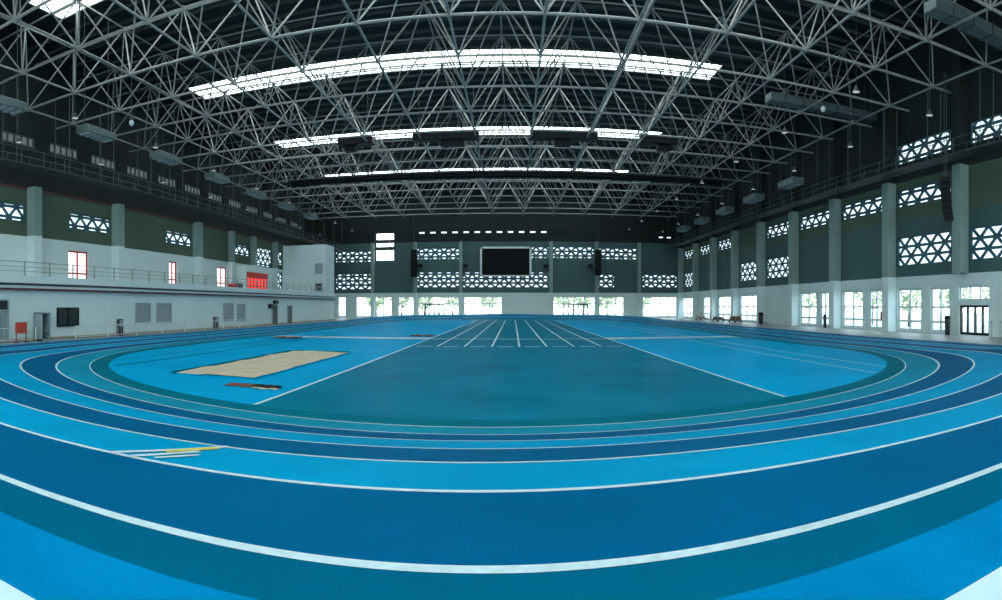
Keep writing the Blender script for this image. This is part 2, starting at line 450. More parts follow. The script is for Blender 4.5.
for s in (26.72, 26.9, 28.15, 28.33): mb.tube((27.98+.08,s,.9),(27.98+.08,s,1.5),.02)
mb.build('door_handle', M['rail'], d)
def pil(x0,x1,y0,y1,z0,z1,mats,zs):
    for (a,b,m) in zs: pass
n_t = [0]
def pilaster(x0,x1,y0,y1,bands):
    mb = MB(); ml = []
    for z0,z1,m in bands:
        if m not in ml: ml.append(m)
        mb.cur = ml.index(m); mb.box(x0,x1,y0,y1,z0,z1)
    o = mb.build('pilaster', [M[k] for k in ml], kind='structure'); return o
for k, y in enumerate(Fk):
    pilaster(XR-.8, XR+.02, y, y+.8, ([] if k == 0 else [(-.02,4.25,'white')])+[(4.25,11.6,'pil'),(11.6,20,'wshade')])
pilaster(XR-.8, XR+.02, 19.95, 20.75, [(-.02,4.25,'white'),(4.25,11.6,'pil'),(11.6,20,'wshade')])

# ---- left lower wall, balcony, upper wall
wall('wall_left','x',XL,-1,YB,77.5,[(-.03,2.95,'white')],[])
mb = MB(); mb.box(XU,XL+.15,YB,77.5,2.95,3.3); mb.build('balcony_floor_slab', M['white'], kind='structure')
mb = MB(); mb.box(XL-.05,XL+.16,YB,77.5,3.3,3.72); mb.build('trim_1', M['white'], kind='structure')
mb = MB(); mb.box(XL-.02,XL+.19,YB,77.5,2.9,3.02); mb.build('trim_2', M['dred'], kind='structure')
mb = MB(); mb.box(XL-.02,XL+.2,YB,77.5,3.17,3.3); mb.build('trim_3', M['charcoal'], kind='structure')
mb = MB(); mb.box(XL-.02,XL+.04,YB,77.5,0,.16); mb.build('baseboard_left', M['skirt'], kind='structure')
lat = [(21.4,27.75,8.0,9.25),(32.3,37.3,8.0,9.25),(45.5,50.2,8.0,9.25),(58.9,63.6,8.0,9.25),(64.9,70.2,7.05,9.4),(71.9,73.9,7.6,9.4)]
latlow = [(71.9,73.9,4.3,6.6)]
dors = [(32.2,34.5,3.3,6.3),(46.0,47.4,3.3,6.3),(55.4,57.6,3.3,6.3)]
XW = -34.5
cll = [(18+5.2*i, 21.6+5.2*i, 14.7, 15.7) for i in range(14)]
mb = MB(); mb.box(XW,XU+.02,YB,YF,10.5,10.8); mb.build('trim_4', M['wshade'], kind='structure')
mb = MB(); mb.box(XU-.01,XU+.06,YB,74,10.36,10.5); mb.build('trim_5', M['dred'], kind='structure')
wall('wall_left_clerestory','x',XW,-1,YB,YF,[(10.6,ZT,'wshade')], cll)
wall('wall_left_upper','x',XU,-1,YB,YF,[(-.03,7.0,'white'),(7.0,10.5,'wgreen')], lat+latlow+dors)
for r in lat: lattice_window('x',XU,-1,r,.28, per=1.4, w=.2)
lattice_window('x',XU,-1,latlow[0],0)
for r in cll: plain_window('x',XW,-1,r,5,(),'dimpane','dsteel', w=.2)
for r in dors: plain_window('x',XU,-1,r,2 if r[1]-r[0] < 3 else 3,(4.55,),'warmpane','red', w=.13)
cb = thing('control_cabin','white cabin with a red fascia and red glazed front on the left balcony','cabin',(-30.1,61.8,3.3))
c0, c1, cx = 58.9, 64.7, -29.2
mb = MB(); mb.box(XU+.01,cx-.12,c0,c1,3.3,6.55); mb.build('cabin_wall', M['white'], cb)
mb = MB(); mb.box(cx-.12,cx,c0,c1,5.9,6.55).box(cx-.12,cx,c0,c0+.15,3.3,6.0); mb.build('front_wall', M['white'], cb)
mb = MB(); mb.box(cx-.1,cx+.1,c0+.15,c1,5.25,5.9); mb.build('fascia', M['red'], cb, bevel=.03)
mb = MB(); mb.quad((cx-.06,c0+.15,3.3),(cx-.06,c1,3.3),(cx-.06,c1,5.25),(cx-.06,c0+.15,5.25)); gl = mb.build('glass_front', M['redpane'], cb)
mb = MB()
for k in range(7): y = c0+.2+(c1-c0-.25)*k/6; mb.box(cx-.07,cx+.02,y-.05,y+.05,3.3,5.25)
mb.box(cx-.07,cx+.02,c0+.15,c1,4.25,4.33); mb.build('mullions', M['red'], gl)
for y, p in ((27.9,.8),(37.4,.8),(50.3,.8),(57.95,.5),(63.7,.5),(70.4,.5)):
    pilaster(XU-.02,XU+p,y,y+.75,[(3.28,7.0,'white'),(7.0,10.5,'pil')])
# stair tower on the balcony
st = sroot('wall_tower', (XL-3,74,3.3))
mb = MB(); mb.box(XU,XL+.02,74,77.5,3.3,10.3); mb.build('tower_wall', M['white'], st, bevel=.03)
def yplane(px, Y): return Y*math.tan((px-VX)/F)
def zplane(px, py, Y): return EYE+(VY-py)/F*Y/math.cos((px-VX)/F)
def xz(px0,px1,py0,py1,Y):
    return yplane(px0,Y), yplane(px1,Y), zplane((px0+px1)/2,py1,Y), zplane((px0+px1)/2,py0,Y)
def vent(name, x0,x1,z0,z1,Y, label):
    t = thing(name, label, 'vent', ((x0+x1)/2, Y, z0))
    mb = MB(); mb.box(x0,x1,Y-.05,Y-.002,z0,z0+.08).box(x0,x1,Y-.05,Y-.002,z1-.08,z1).box(x0,x0+.08,Y-.05,Y-.002,z0,z1).box(x1-.08,x1,Y-.05,Y-.002,z0,z1)
    mb.build('vent_frame', M['louv'], t)
    mb = MB(); n = 8
    for i in range(n):
        z = z0+.08+(z1-z0-.16)*i/n; mb.quad((x0+.08,Y-.045,z),(x1-.08,Y-.045,z),(x1-.08,Y-.008,z+(z1-z0-.16)/n),(x0+.08,Y-.008,z+(z1-z0-.16)/n))
    mb.build('louvre', M['louv'], t)
x0,x1,z0,z1 = xz(315,322.5,263.5,274,74); vent('wall_vent',x0,x1,z0,z1,74,'grey louvred vent high on the white stair tower')
x0,x1,z0,z1 = xz(315,322.5,283,291,74)
t = thing('framed_notice','dark grey framed panel low on the white stair tower','panel',((x0+x1)/2,74,z0))
mb = MB(); mb.box(x0,x1,73.93,73.998,z0,z1); mb.build('panel_frame', M['louv'], t, bevel=.02)
mb = MB(); mb.box(x0+.12,x1-.12,73.91,73.935,z0+.12,(z0+z1)/2-.06).box(x0+.12,x1-.12,73.91,73.935,(z0+z1)/2+.06,z1-.12); mb.build('panel_face', M['charcoal'], t)

# ---- far wall
Y = YF
ftop = [xz(335.5,371,251,262.5,Y),xz(417,459,247.5,259.5,Y),xz(531.5,549,247,258.5,Y),xz(553,594,247,258.5,Y),xz(599,637,247.5,259.5,Y)]
flow = [xz(335.5,371,274,289.5,Y),xz(417,459,272,287.5,Y),xz(463,549,272,287.5,Y),xz(597,614.5,273,287.5,Y),xz(642.5,677,273.5,287.5,Y)]
fwin = [(*xz(a,b,298,306,Y)[:2],.12,3.55) for a,b in ((338,346),(356,371),(375,392),(398,414),(418,459),(464,502),(553,595),(599,624),(642.5,677))]
fbig = [(*xz(375,395,249,261,Y)[:2], 9.5, 14.5)]
strip_ = []
for i in range(12):
    a = 418.5+i*11.1; strip_.append((*xz(a,a+6.5,229,234,Y)[:2], 14.05, 14.5))
for a in (658.5,666.5): strip_.append((*xz(a,a+5,229,234,Y)[:2], 13.55, 13.95))
wall('wall_far','y',YF,1,XW,XR,[(-.03,4.2,'white'),(4.2,12.7,'wgrey'),(12.7,ZT,'wshade')], ftop+flow+fwin+fbig+strip_)
for r in ftop: lattice_window('y',YF,1,r,w=.34,zoff=.45)
for r in flow: lattice_window('y',YF,1,r,w=.34,zoff=0)
for i, r in enumerate(fwin): plain_window('y',YF,1,r,max(1,round((r[1]-r[0])/1.6)),(2.4,), w=.14)
plain_window('y',YF,1,fbig[0],1,(11.55,11.75,11.95,12.75,12.95,13.15),'skyl','dsteel',w=.25)
for r in strip_: plain_window('y',YF,1,r,1,(),'pane','dsteel',w=.1)
for n_, (a, b) in enumerate(((425,444),(568,588))):
    x0, x1 = yplane(a,Y), yplane(b,Y)
    plain_window('y',YF-.02,1,(x0,x1,.0,2.35),4,(.1,2.25),'glass','charcoal',w=.17,depth=.1,name='door_%d' % (n_+2))
for px in (373,415.5,461,551,596.5,639):
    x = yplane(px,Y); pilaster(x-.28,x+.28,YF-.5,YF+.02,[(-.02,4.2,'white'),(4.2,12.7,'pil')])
wall('wall_back','y',YB,-1,XW,XR,[(-.03,4.2,'white'),(4.2,11,'wgrey'),(11,ZT,'wshade')], [(-26+6*i,-22+6*i,.3,3.6) for i in range(9)]+[(-26+6*i,-21+6*i,6,13) for i in range(9)])
for i in range(9):
    plain_window('y',YB,-1,(-26+6*i,-22+6*i,.3,3.6),2,(2.2,),'pane'); plain_window('y',YB,-1,(-26+6*i,-21+6*i,6,13),4,(8,10,12),'fillpane')  # tall upper panes are unseen, added as fill for the near roof frame

# ------------------------------------------------------------------ roof: deck, skylights, space frame
ZD = 22.6
SKL = [(-11.0,-7.5),(6.3,9.8),(26.4,29.8),(46.5,50.0),(66.6,70.0),(86.6,89.6)]
SXA, SXB = -29.3, 17.6
mb = MB(); ys = [YB-.3]+[v for s in SKL for v in s]+[YF+.3]
for i in range(0, len(ys), 2): mb.box(XW-.3,XR+.3,ys[i],ys[i+1],ZD,ZD+.25)
for a, b in SKL: mb.box(XW-.3,SXA,a,b,ZD,ZD+.25); mb.box(SXB,XR+.3,a,b,ZD,ZD+.25)
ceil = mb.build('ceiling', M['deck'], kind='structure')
mb = MB(); y = YB+1.2
while y < YF:
    if not any(a-.1 < y < b+.1 for a,b in SKL): mb.box(XW,XR,y-.06,y+.06,ZD-.22,ZD)
    y += 1.63
mb.build('purlins', M['dsteel'], ceil)
ordn = ['first','second','third','fourth','fifth','sixth','seventh','eighth','ninth','tenth','eleventh','twelfth']
vis = ['over the end wall behind the viewer','just above the near bend of the track','first in view, cut by the top left corner','wide and bright, second in view above the infield','third in view, broken by dark hanging units','faint, nearest the far wall']
for i, (a, b) in enumerate(SKL):
    t = thing('skylight', 'white skylight strip in the roof, '+vis[i], 'skylight', ((SXA+SXB)/2,(a+b)/2,ZD), 'skylight strips in the roof')
    mb = MB(); mb.quad((SXA,a,ZD+.12),(SXB,a,ZD+.12),(SXB,b,ZD+.12),(SXA,b,ZD+.12)); mb.build('skylight_panel', M['skyl'], t)
    mb = MB(); x = SXA
    while x <= SXB+.01: mb.box(x-.035,x+.035,a,b,ZD,ZD+.1); x += 2.345
    mb.box(SXA,SXB,(a*.3+b*.7)-.07,(a*.3+b*.7)+.07,ZD-.02,ZD+.1).box(SXA,SXB,a,a+.05,ZD,ZD+.1).box(SXA,SXB,b-.05,b,ZD,ZD+.1)
    mb.build('skylight_frame', M['dsteel'], t)

ZLO, ZUP, G = 16.9, 21.5, 4.9
LX = [-3.27+G*k for k in range(-6,7)]; LY = [29.5+G*j for j in range(-6,14)]
UX = [x+G/2 for x in LX[:-1]]; UY = [y+G/2 for y in LY[:-1]]
sf = thing('roof_space_frame', 'grey tubular steel space frame spanning the whole dark roof', 'roof frame', (-1.5, 50, ZLO))
RL, RU, RD = .085, .062, .055
for y in LY: MB().tube((XW+.02,y,ZLO),(XR-.05,y,ZLO),RL,8).build('bottom_chord', M['steel'], sf)
for x in LX: MB().tube((x,YB,ZLO),(x,YF,ZLO),RL*.85,8).build('bottom_chord', M['steel'], sf)
for y in UY: MB().tube((XW+.02,y,ZUP),(XR-.05,y,ZUP),RU,6).build('top_chord', M['steel'], sf)
for x in UX: MB().tube((x,YB,ZUP),(x,YF,ZUP),RU,6).build('top_chord', M['steel'], sf)
diag = []; nodes = []
for x in LX:
    for y in LY:
        nodes.append((x,y,ZLO))
        for dx in (-1,1):
            for dy in (-1,1):
                u = (x+dx*G/2, y+dy*G/2, ZUP)
                if UX[0]-.1 < u[0] < UX[-1]+.1 and UY[0]-.1 < u[1] < UY[-1]+.1: diag.append(((x,y,ZLO),u))
for x in UX:
    for y in UY: nodes.append((x,y,ZUP))
def vis_px(p):
    th = math.atan2(p[0],p[1]); d = math.hypot(p[0],p[1])
    return p[1] > 0 and 0 < VX+F*th < 1002 and VY-F*(p[2]-EYE)/d > 0
def big(p): return (0 if vis_px(p) else 1, math.hypot(p[0],p[1]))
diag.sort(key=lambda d: min(big(d[0]),big(tuple((a+b)/2 for a,b in zip(*d)))))
nodes.sort(key=big)
for a, b in diag[:100]: MB().tube(a,b,RD,6,caps=False).build('web_member', M['steel'], sf)
mb = MB()
for a, b in diag[100:]: mb.tube(a,b,RD,5,caps=False)
mb.build('web_member', M['steel'], sf, kind='stuff')
for p in nodes[:100]: MB().ball(p,.15).build('ball_joint', M['steel'], sf, smooth=True)
mb = MB()
for p in nodes[100:]: mb.ball(p,.15,6,4)
mb.build('ball_joint', M['steel'], sf, kind='stuff', smooth=True)

# ------------------------------------------------------------------ hung from the roof
def hanger(t, x, y, z0, z1, r=.02): MB().tube((x,y,z0),(x,y,z1),r,5).build('hanger', M['dsteel'], t)
def duct(label, x0, x1, y, w, z0, z1):
    t = thing('air_duct', label, 'duct', ((x0+x1)/2,y,z0))
    mb = MB(); mb.box(x0,x1,y-w/2,y+w/2,z0,z1); mb.build('duct_body', M['duct'], t, bevel=.04)
    x = x0+1.2
    while x < x1: MB().box(x-.04,x+.04,y-w/2-.04,y+w/2+.04,z0-.04,z1+.04).build('flange', M['dsteel'], t); x += 1.5
    for x in (x0+.6,x1-.6):
        for s in (-1,1): hanger(t,x,y+s*w*.4,z1,ZD)
duct('grey rectangular air duct hanging at the upper right corner, nearest the camera', 19.6, 27.9, 22.4, 1.0, 17.15, 17.75)
duct('dim grey air duct hanging from the right wall, farther than the corner duct', 18.3, 27.9, 38.9, 1.1, 17.15, 17.75)
def hang_unit(label, x0, x1, y, z0, z1, drop):
    t = thing('ventilation_unit', label, 'ventilation unit', ((x0+x1)/2,y,z0), 'dark units hung under the third skylight')
    mb = MB(); mb.box(x0,x1,y-.5,y+.5,z0,z1); mb.build('unit_body', M['black'], t, bevel=.06)
    mb = MB(); mb.box(x0+drop[0],x0+drop[1],y-.35,y+.35,z0-.55,z0); mb.build('outlet_box', M['black'], t, bevel=.04)
    for x in (x0+.5,x1-.5): hanger(t,x,y,z1,ZUP)
hang_unit('long black ventilation unit under the roof frame, left of the middle', -8.9, -3.0, 51.2, 16.7, 17.5, (2.6,4.6))
hang_unit('long black ventilation unit under the roof frame, right of the middle', 1.5, 7.5, 51.2, 16.7, 17.5, (2.2,3.6))
hang_unit('black ventilation unit under the roof frame near its left side', -15.8, -12.6, 51.2, 16.7, 17.4, (.6,1.6))
hang_unit('black ventilation unit under the roof frame near its right side', 11.4, 14.8, 51.2, 16.7, 17.4, (1.6,2.8))
t = thing('divider_curtain', 'black rolled up divider curtain hanging across the hall under the roof', 'curtain', (-1.5,63.7,16.3))
mb = MB(); mb.tube((-26,63.7,16.4),(24,63.7,16.4),.33,12); mb.build('curtain_roll', M['black'], t, smooth=False)
mb = MB(); mb.box(-26,24,63.62,63.78,16.72,16.9); mb.build('head_rail', M['charcoal'], t)
# catwalks along both sides
def catwalk(label, x, y0, y1, z, w):
    t = thing('catwalk', label, 'catwalk', (x,(y0+y1)/2,z))
    mb = MB(); mb.box(x-w/2,x+w/2,y0,y1,z,z+.1); mb.build('walk_deck', M['charcoal'], t)
    for s in (-1,1):
        mb = MB()
        for h in (.5,1.0): mb.tube((x+s*w/2,y0,z+h),(x+s*w/2,y1,z+h),.03,5)
        y = y0
        while y <= y1+.01: mb.tube((x+s*w/2,y,z+.1),(x+s*w/2,y,z+1.0),.03,5); y += 2.0
        mb.build('guard_rail', M['dsteel'], t)
    y = LY[4]
    while y < y1: hanger(t,x-w/2,y,z+.1,ZLO,.03); hanger(t,x+w/2,y,z+.1,ZLO,.03); y += 4.9
catwalk('dark steel catwalk hanging along the top of the right wall', 26.2, 15, 95, 11.75, 1.2)
catwalk('dark steel catwalk hanging along the top of the left wall', -29.0, 15, 95, 11.3, 1.4)
# vent ducts above the left catwalk
for i in range(7):
    y = 21+i*8.2
    t = thing('supply_duct', 'pale grey supply duct box above the left catwalk, %s from the camera' % ordn[i], 'duct', (-25.5,y,13.3), 'duct boxes above the left catwalk')
    mb = MB(); mb.box(-26.0,-25.0,y-1.5,y+1.5,13.3,13.8); mb.build('duct_body', M['duct'], t, bevel=.05)
    mb = MB()
    for k in range(5): mb.box(-25.9,-25.1,y-1.3+k*.55,y-1.0+k*.55,13.24,13.32)
    mb.build('grille', M['louv'], t)
    hanger(t,-25.5,y-1.2,13.8,ZUP); hanger(t,-25.5,y+1.2,13.8,ZUP)
for i in range(5):
    y = 47+i*8.4
    t = thing('supply_duct', 'pale grey supply duct box above the right catwalk, %s from the camera' % ordn[i], 'duct', (24.4,y,12.9), 'duct boxes above the right catwalk')
    mb = MB(); mb.box(23.8,25.0,y-1.5,y+1.5,12.9,13.5); mb.build('duct_body', M['duct'], t, bevel=.05)
    mb = MB()
    for k in range(4): mb.box(24.0,24.8,y-1.2+k*.65,y-.9+k*.65,12.84,12.92)
    mb.build('grille', M['louv'], t)
    hanger(t,24.4,y-1,13.5,ZLO); hanger(t,24.4,y+1,13.5,ZLO)
# high bay lamps
def lamp(x, y, z, label, group):
    t = thing('high_bay_lamp', label, 'lamp', (x,y,z), group)
    MB().lathe((x,y,z),[(.0,.30),(.07,.30),(.09,.18),(.20,.03),(.21,0),(.19,0)],12).build('lamp_shade', M['dsteel'], t, smooth=True)
    MB().lathe((x,y,z),[(.19,.012),(.0,.012)],12).build('lamp_lens', M['lamp'], t)
    hanger(t,x,y,z+.3,ZLO,.012)
rows = ((-27.77,12.4,'nearest the left wall'),(-22.87,12.8,'second from the left wall'),(16.33,12.8,'second from the right wall'),(21.23,12.6,'nearest the right wall'))
for x, z, w in rows:
    for i in range(8):
        lamp(x, 24.3+8.0*i, z, 'round hanging lamp, %s from the camera in the row %s' % (ordn[i], w), 'high bay lamps')
def pend(px, py, z, label):
    d = F*(z-EYE)/(VY-py); th = (px-VX)/F; x, y = d*math.sin(th), d*math.cos(th)
    t = thing('roof_camera', label, 'camera', (x,y,z))
    MB().ball((x,y,z),.19,10,6,1.25).build('camera_dome', M['frame'], t, smooth=True)
    mb = MB().tube((x,y,z+.2),(x,y,z+.45),.16,10); mb.build('mount', M['charcoal'], t)
    hanger(t,x,y,z+.45,ZUP,.02)
pend(131.5,123,15.9,'small white domed camera hanging below the roof frame at the left')
pend(823,109,15.9,'small white domed camera hanging below the roof frame at the right')

# ------------------------------------------------------------------ loudspeakers, screen
def line_array(label, x, y, ztop, zbot, w, dpt, n, yaw, curve, ztie):
    t = thing('line_array_speaker', label, 'loudspeaker', (x,y,zbot))
    ca, sa = math.cos(yaw), math.sin(yaw); h = (ztop-zbot)/n; off = 0; 
    for i in range(n):
        zc = ztop-h*(i+.5); tilt = curve*(i/n)**2
        mb = MB(); k = len(mb.v); mb.box(-w/2,w/2,-dpt/2,dpt/2,-h/2*.96,h/2*.96)
        fy = -curve*.9*(i/n)**2*h*n*.35
        vs = []
        for (a,b,c) in mb.v:
            b2, c2 = b*math.cos(tilt)-c*math.sin(tilt), b*math.sin(tilt)+c*math.cos(tilt)
            b2 -= fy
            vs.append((x+a*ca-b2*sa, y+a*sa+b2*ca, zc+c2))
        mb.v = vs; mb.build('speaker_cabinet', M['black'], t, bevel=.03)
    mb = MB(); mb.tube((x-.1,y,ztop),(x-.1,y,ztie),.025,5).tube((x+.1,y,ztop),(x+.1,y,ztie),.025,5).box(x-w*.45,x+w*.45,y-.06,y+.06,ztop,ztop+.12)
    mb.build('hanging_bracket', M['charcoal'], t)
line_array('tall curved black line array loudspeaker hanging in front of the right wall windows', 25.2, 27.3, 10.2, 7.44, .85, .6, 7, .75, -.35, ZLO)
line_array('tall black loudspeaker hanging left of the scoreboard on the far wall', yplane(414,94.6), 94.6, zplane(414,250,94.6), zplane(414,277,94.6), .95, .8, 6, 0, .15, ZLO)
line_array('tall black loudspeaker hanging right of the scoreboard on the far wall', yplane(598,94.6), 94.6, zplane(598,250,94.6), zplane(598,275.5,94.6), .95, .8, 6, 0, .15, ZLO)
x0,x1,z0,z1 = xz(480,531.5,246.5,276.3,95.2)
t = thing('scoreboard_screen','large black rectangular scoreboard screen in a pale frame on the far wall','screen',((x0+x1)/2,95.5,z0))
mb = MB(); mb.box(x0,x1,95.35,95.998,z0,z1); mb.build('screen_case', M['charcoal'], t, bevel=.05)
mb = MB(); f=.32; mb.box(x0,x1,95.2,95.4,z1-f,z1).box(x0,x1,95.2,95.4,z0,z0+.2).box(x0,x0+f,95.2,95.4,z0,z1).box(x1-f,x1,95.2,95.4,z0,z1); mb.build('bezel', M['frame'], t)
mb = MB(); mb.box(x0+f,x1-f,95.27,95.36,z0+.2,z1-f); mb.build('display', M['screen'], t)
for px, lb in ((420,'right of the left tall loudspeaker'),(465.5,'left of the scoreboard'),(545.5,'right of the scoreboard'),(590.5,'left of the right tall loudspeaker')):
    x = yplane(px,95.4); z = zplane(px,266,95.4)
    t = thing('wall_speaker','small black speaker box on the far wall, '+lb,'loudspeaker',(x,95.4,z),'small speaker boxes on the far wall')
    mb = MB(); mb.box(x-.38,x+.38,95.1,95.7,z-.28,z+.28); mb.build('speaker_box', M['black'], t, bevel=.04)
    mb = MB(); mb.box(x-.1,x+.1,95.7,95.995,z-.1,z+.1); mb.build('wall_bracket', M['charcoal'], t)

# ------------------------------------------------------------------ left wall fittings
def lw_y(px): return -XL/math.tan((VX-px)/F)
def lw_z(px,py): return EYE+(VY-py)/F*(-XL)/math.sin((VX-px)/F)
def louvre_left(px0,px1,py0,py1,label):
    y0, y1 = lw_y(px0), lw_y(px1); m = (px0+px1)/2; z0, z1 = lw_z(m,py1), lw_z(m,py0); x = XL
    t = thing('wall_louvre', label, 'louvre', (x,(y0+y1)/2,z0), 'grey louvre panels on the left wall')
    mb = MB(); mb.box(x+.002,x+.07,y0,y1,z0,z0+.07).box(x+.002,x+.07,y0,y1,z1-.07,z1).box(x+.002,x+.07,y0,y0+.07,z0,z1).box(x+.002,x+.07,y1-.07,y1,z0,z1)
    mb.build('louvre_frame', M['louv'], t)
    mb = MB(); n = 14
    for i in range(n):
        z = z0+.07+(z1-z0-.14)*i/n; h = (z1-z0-.14)/n
        mb.quad((x+.06,y0+.07,z),(x+.06,y1-.07,z),(x+.01,y1-.07,z+h),(x+.01,y0+.07,z+h))
    mb.build('louvre_slats', M['louv'], t)
louvre_left(135,150,303,322,'grey louvre panel on the left wall, nearest the camera')
louvre_left(156.5,171,303,322,'grey louvre panel on the left wall, second from the camera')
louvre_left(223,233,303,321,'grey louvre panel on the left wall, third from the camera')
louvre_left(237,245,304,321,'grey louvre panel on the left wall, farthest from the camera')
def door_left(n, y0, y1, z1, leafm, trans=False):
    r = sroot('door_%d' % n, (XL,(y0+y1)/2,0))
    mb = MB(); mb.box(XL+.001,XL+.08,y0-.09,y0,0,z1+.09).box(XL+.001,XL+.08,y1,y1+.09,0,z1+.09).box(XL+.001,XL+.08,y0,y1,z1,z1+.09); mb.build('door_frame', M['louv'], r)
    mb = MB(); mb.box(XL+.001,XL+.045,y0,y1,.01,z1 if not trans else 1.75); mb.build('door_leaf', M[leafm], r)
    if trans:
        mb = MB(); mb.box(XL+.001,XL+.04,y0,y1,1.8,z1); mb.build('transom', M['dglass'], r)
        mb = MB(); mb.box(XL+.045,XL+.06,(y0+y1)/2-.15,(y0+y1)/2+.15,.9,1.5); mb.build('door_window', M['dglass'], r)
    mb = MB(); mb.tube((XL+.1,y0+.15,.95),(XL+.1,y0+.15,1.12),.018,6); mb.build('door_handle', M['rail'], r)
door_left(4, 19.35, 20.75, 2.3, 'doorgrey', True)
door_left(5, lw_y(272), lw_y(277), 2.1, 'charcoal')
door_left(6, lw_y(287.5), lw_y(291.5), 2.0, 'charcoal')
y0,y1 = lw_y(57),lw_y(78); z0,z1 = lw_z(67,326),lw_z(67,308)
r = sroot('window_90',(XL,(y0+y1)/2,z0))
mb = MB(); P = frame_pts('x',XL,1)
for a,b in (((y0,z0),(y1,z0)),((y0,z1),(y1,z1)),((y0,z0),(y0,z1)),((y1,z0),(y1,z1)),(((y0+y1)/2,z0),((y0+y1)/2,z1))): bar(mb,P,a,b,.07,.002,.07)
mb.build('window_frame', M['black'], r)
mb = MB(); mb.quad(P(y0,z0,.03),P(y1,z0,.03),P(y1,z1,.03),P(y0,z1,.03)); mb.build('pane', M['dglass'], r)
def wall_box(name, px0,px1,py0,py1,label,cat):
    y0, y1 = lw_y(px0), lw_y(px1); m=(px0+px1)/2; z0, z1 = lw_z(m,py1), lw_z(m,py0)
    z0 = 0.0
    t = thing(name,label,cat,(XL,(y0+y1)/2,z0))
    mb = MB(); mb.box(XL+.002,XL+.22,y0,y1,z0,z1); mb.build('box_body', M['charcoal'], t, bevel=.02)
    zm = z0+(z1-z0)*.55
    mb = MB(); mb.box(XL+.22,XL+.24,y0+.05,y1-.05,zm,z1-.07); mb.build('box_door', M['doorgrey'], t)
    mb = MB(); mb.box(XL+.22,XL+.235,y0+.05,y1-.05,z0+.07,zm-.05); mb.build('lower_panel', M['black'], t)
wall_box('hydrant_cabinet',116.5,120.8,319,332,'narrow dark cabinet on the white left wall between the dark window and the louvres','cabinet')
wall_box('hydrant_cabinet',213,216.5,317,330,'narrow dark cabinet on the left wall before the far louvres','cabinet')
for (a,b,c,d_,lb) in ((268,270.5,304,308.5,'small black speaker on the left wall beside the nearer dark door'),(273,276.5,303,308,'small dark sign box above the nearer dark door')):
    y0,y1=lw_y(a),lw_y(b); m=(a+b)/2; z0,z1=lw_z(m,d_),lw_z(m,c)
    if 'sign' in lb: z0 = 2.22; z1 = 2.6
    t = thing('wall_speaker' if 'speaker' in lb else 'sign_box', lb, 'loudspeaker' if 'speaker' in lb else 'sign',(XL,(y0+y1)/2,z0))
    mb = MB(); mb.box(XL+.002,XL+.28,y0,y1,z0,z1); mb.build('case', M['black'], t, bevel=.03)
    mb = MB(); mb.box(XL+.28,XL+.3,y0+.08,y1-.08,z0+.06,z1-.06); mb.build('front_panel', M['charcoal'], t)
# grey locker with an open dark compartment
def gnd(px, py, z=0):
    d = F*(EYE-z)/(py-VY); th = (px-VX)/F; return d*math.sin(th), d*math.cos(th)
t = thing('steel_locker','grey steel locker with open dark compartment standing against the left wall','locker',(-24.2,23.1,0))
mb = MB(); x0,x1,y0,y1 = -24.66,-24.0,22.77,23.42
mb.box(x0,x0+.04,y0,y1,0,1.62).box(x0,x1,y0,y0+.04,0,1.62).box(x0,x1,y1-.04,y1,0,1.62).box(x0,x1,y0,y1,1.56,1.62).box(x0,x1,y0,y1,0,.1)
mb.build('locker_body', M['doorgrey'], t)
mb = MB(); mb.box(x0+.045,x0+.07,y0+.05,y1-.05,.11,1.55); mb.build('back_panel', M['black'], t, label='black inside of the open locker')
mb = MB(); mb.box(x0+.08,x1-.03,y0+.05,y1-.05,.55,.59); mb.build('shelf', M['doorgrey'], t)
mb = MB(); mb.box(x1-.01,x1+.02,y0-.02,y0+.02,.12,1.54); k = mb.build('open_door', M['doorgrey'], t)
mb = MB(); mb.tube((x1+.04,y0-.03,.8),(x1+.04,y0-.03,1.0),.015,6); mb.build('door_handle', M['rail'], k)
# orange board
x, y = -23.75, 20.95
t = thing('notice_board','orange red board on two legs beside the door at the far left','board',(x,y,0))
mb = MB(); mb.box(x-.03,x+.03,y-.42,y+.42,.5,1.12); mb.build('board_panel', M['orange'], t, bevel=.015)
mb = MB(); mb.box(x+.03,x+.045,y-.34,y+.34,.86,1.02); mb.build('board_band', M['red'], t)
for s in (-1,1): MB().tube((x,y+s*.36,0),(x,y+s*.36,1.1),.03,6).build('leg', M['dred'], t)
for q in (-.37,.37): MB().box(x-.2,x+.25,y+q-.03,y+q+.03,0,.04).build('foot', M['dred'], t)
# low white barrier along the left wall
def barrier(label, y0, y1, x, h=.78):
    t = thing('barrier_fence', label, 'fence', (x,(y0+y1)/2,0), 'white barrier panels along the left wall')
    mb = MB(); mb.tube((x,y0,h),(x,y1,h),.022,6).tube((x,y0,.12),(x,y1,.12),.02,6); mb.build('rail', M['frame'], t)
    for y in (y0,y1): MB().tube((x,y,0),(x,y,h+.02),.028,6).build('post', M['frame'], t)
    n = 9
    for i in range(1,n): MB().tube((x,y0+(y1-y0)*i/n,.12),(x,y0+(y1-y0)*i/n,h),.011,5).build('bar', M['frame'], t)
for i in range(9):
    barrier('white metal barrier panel along the left wall, %s from the camera' % ordn[i], 20.0+3.1*i+(.6 if i else -1.1)+(2.0 if i else 0), 22.4+3.1*i+(1.2 if i else 0)+(2.0 if i else 0), -24.15)
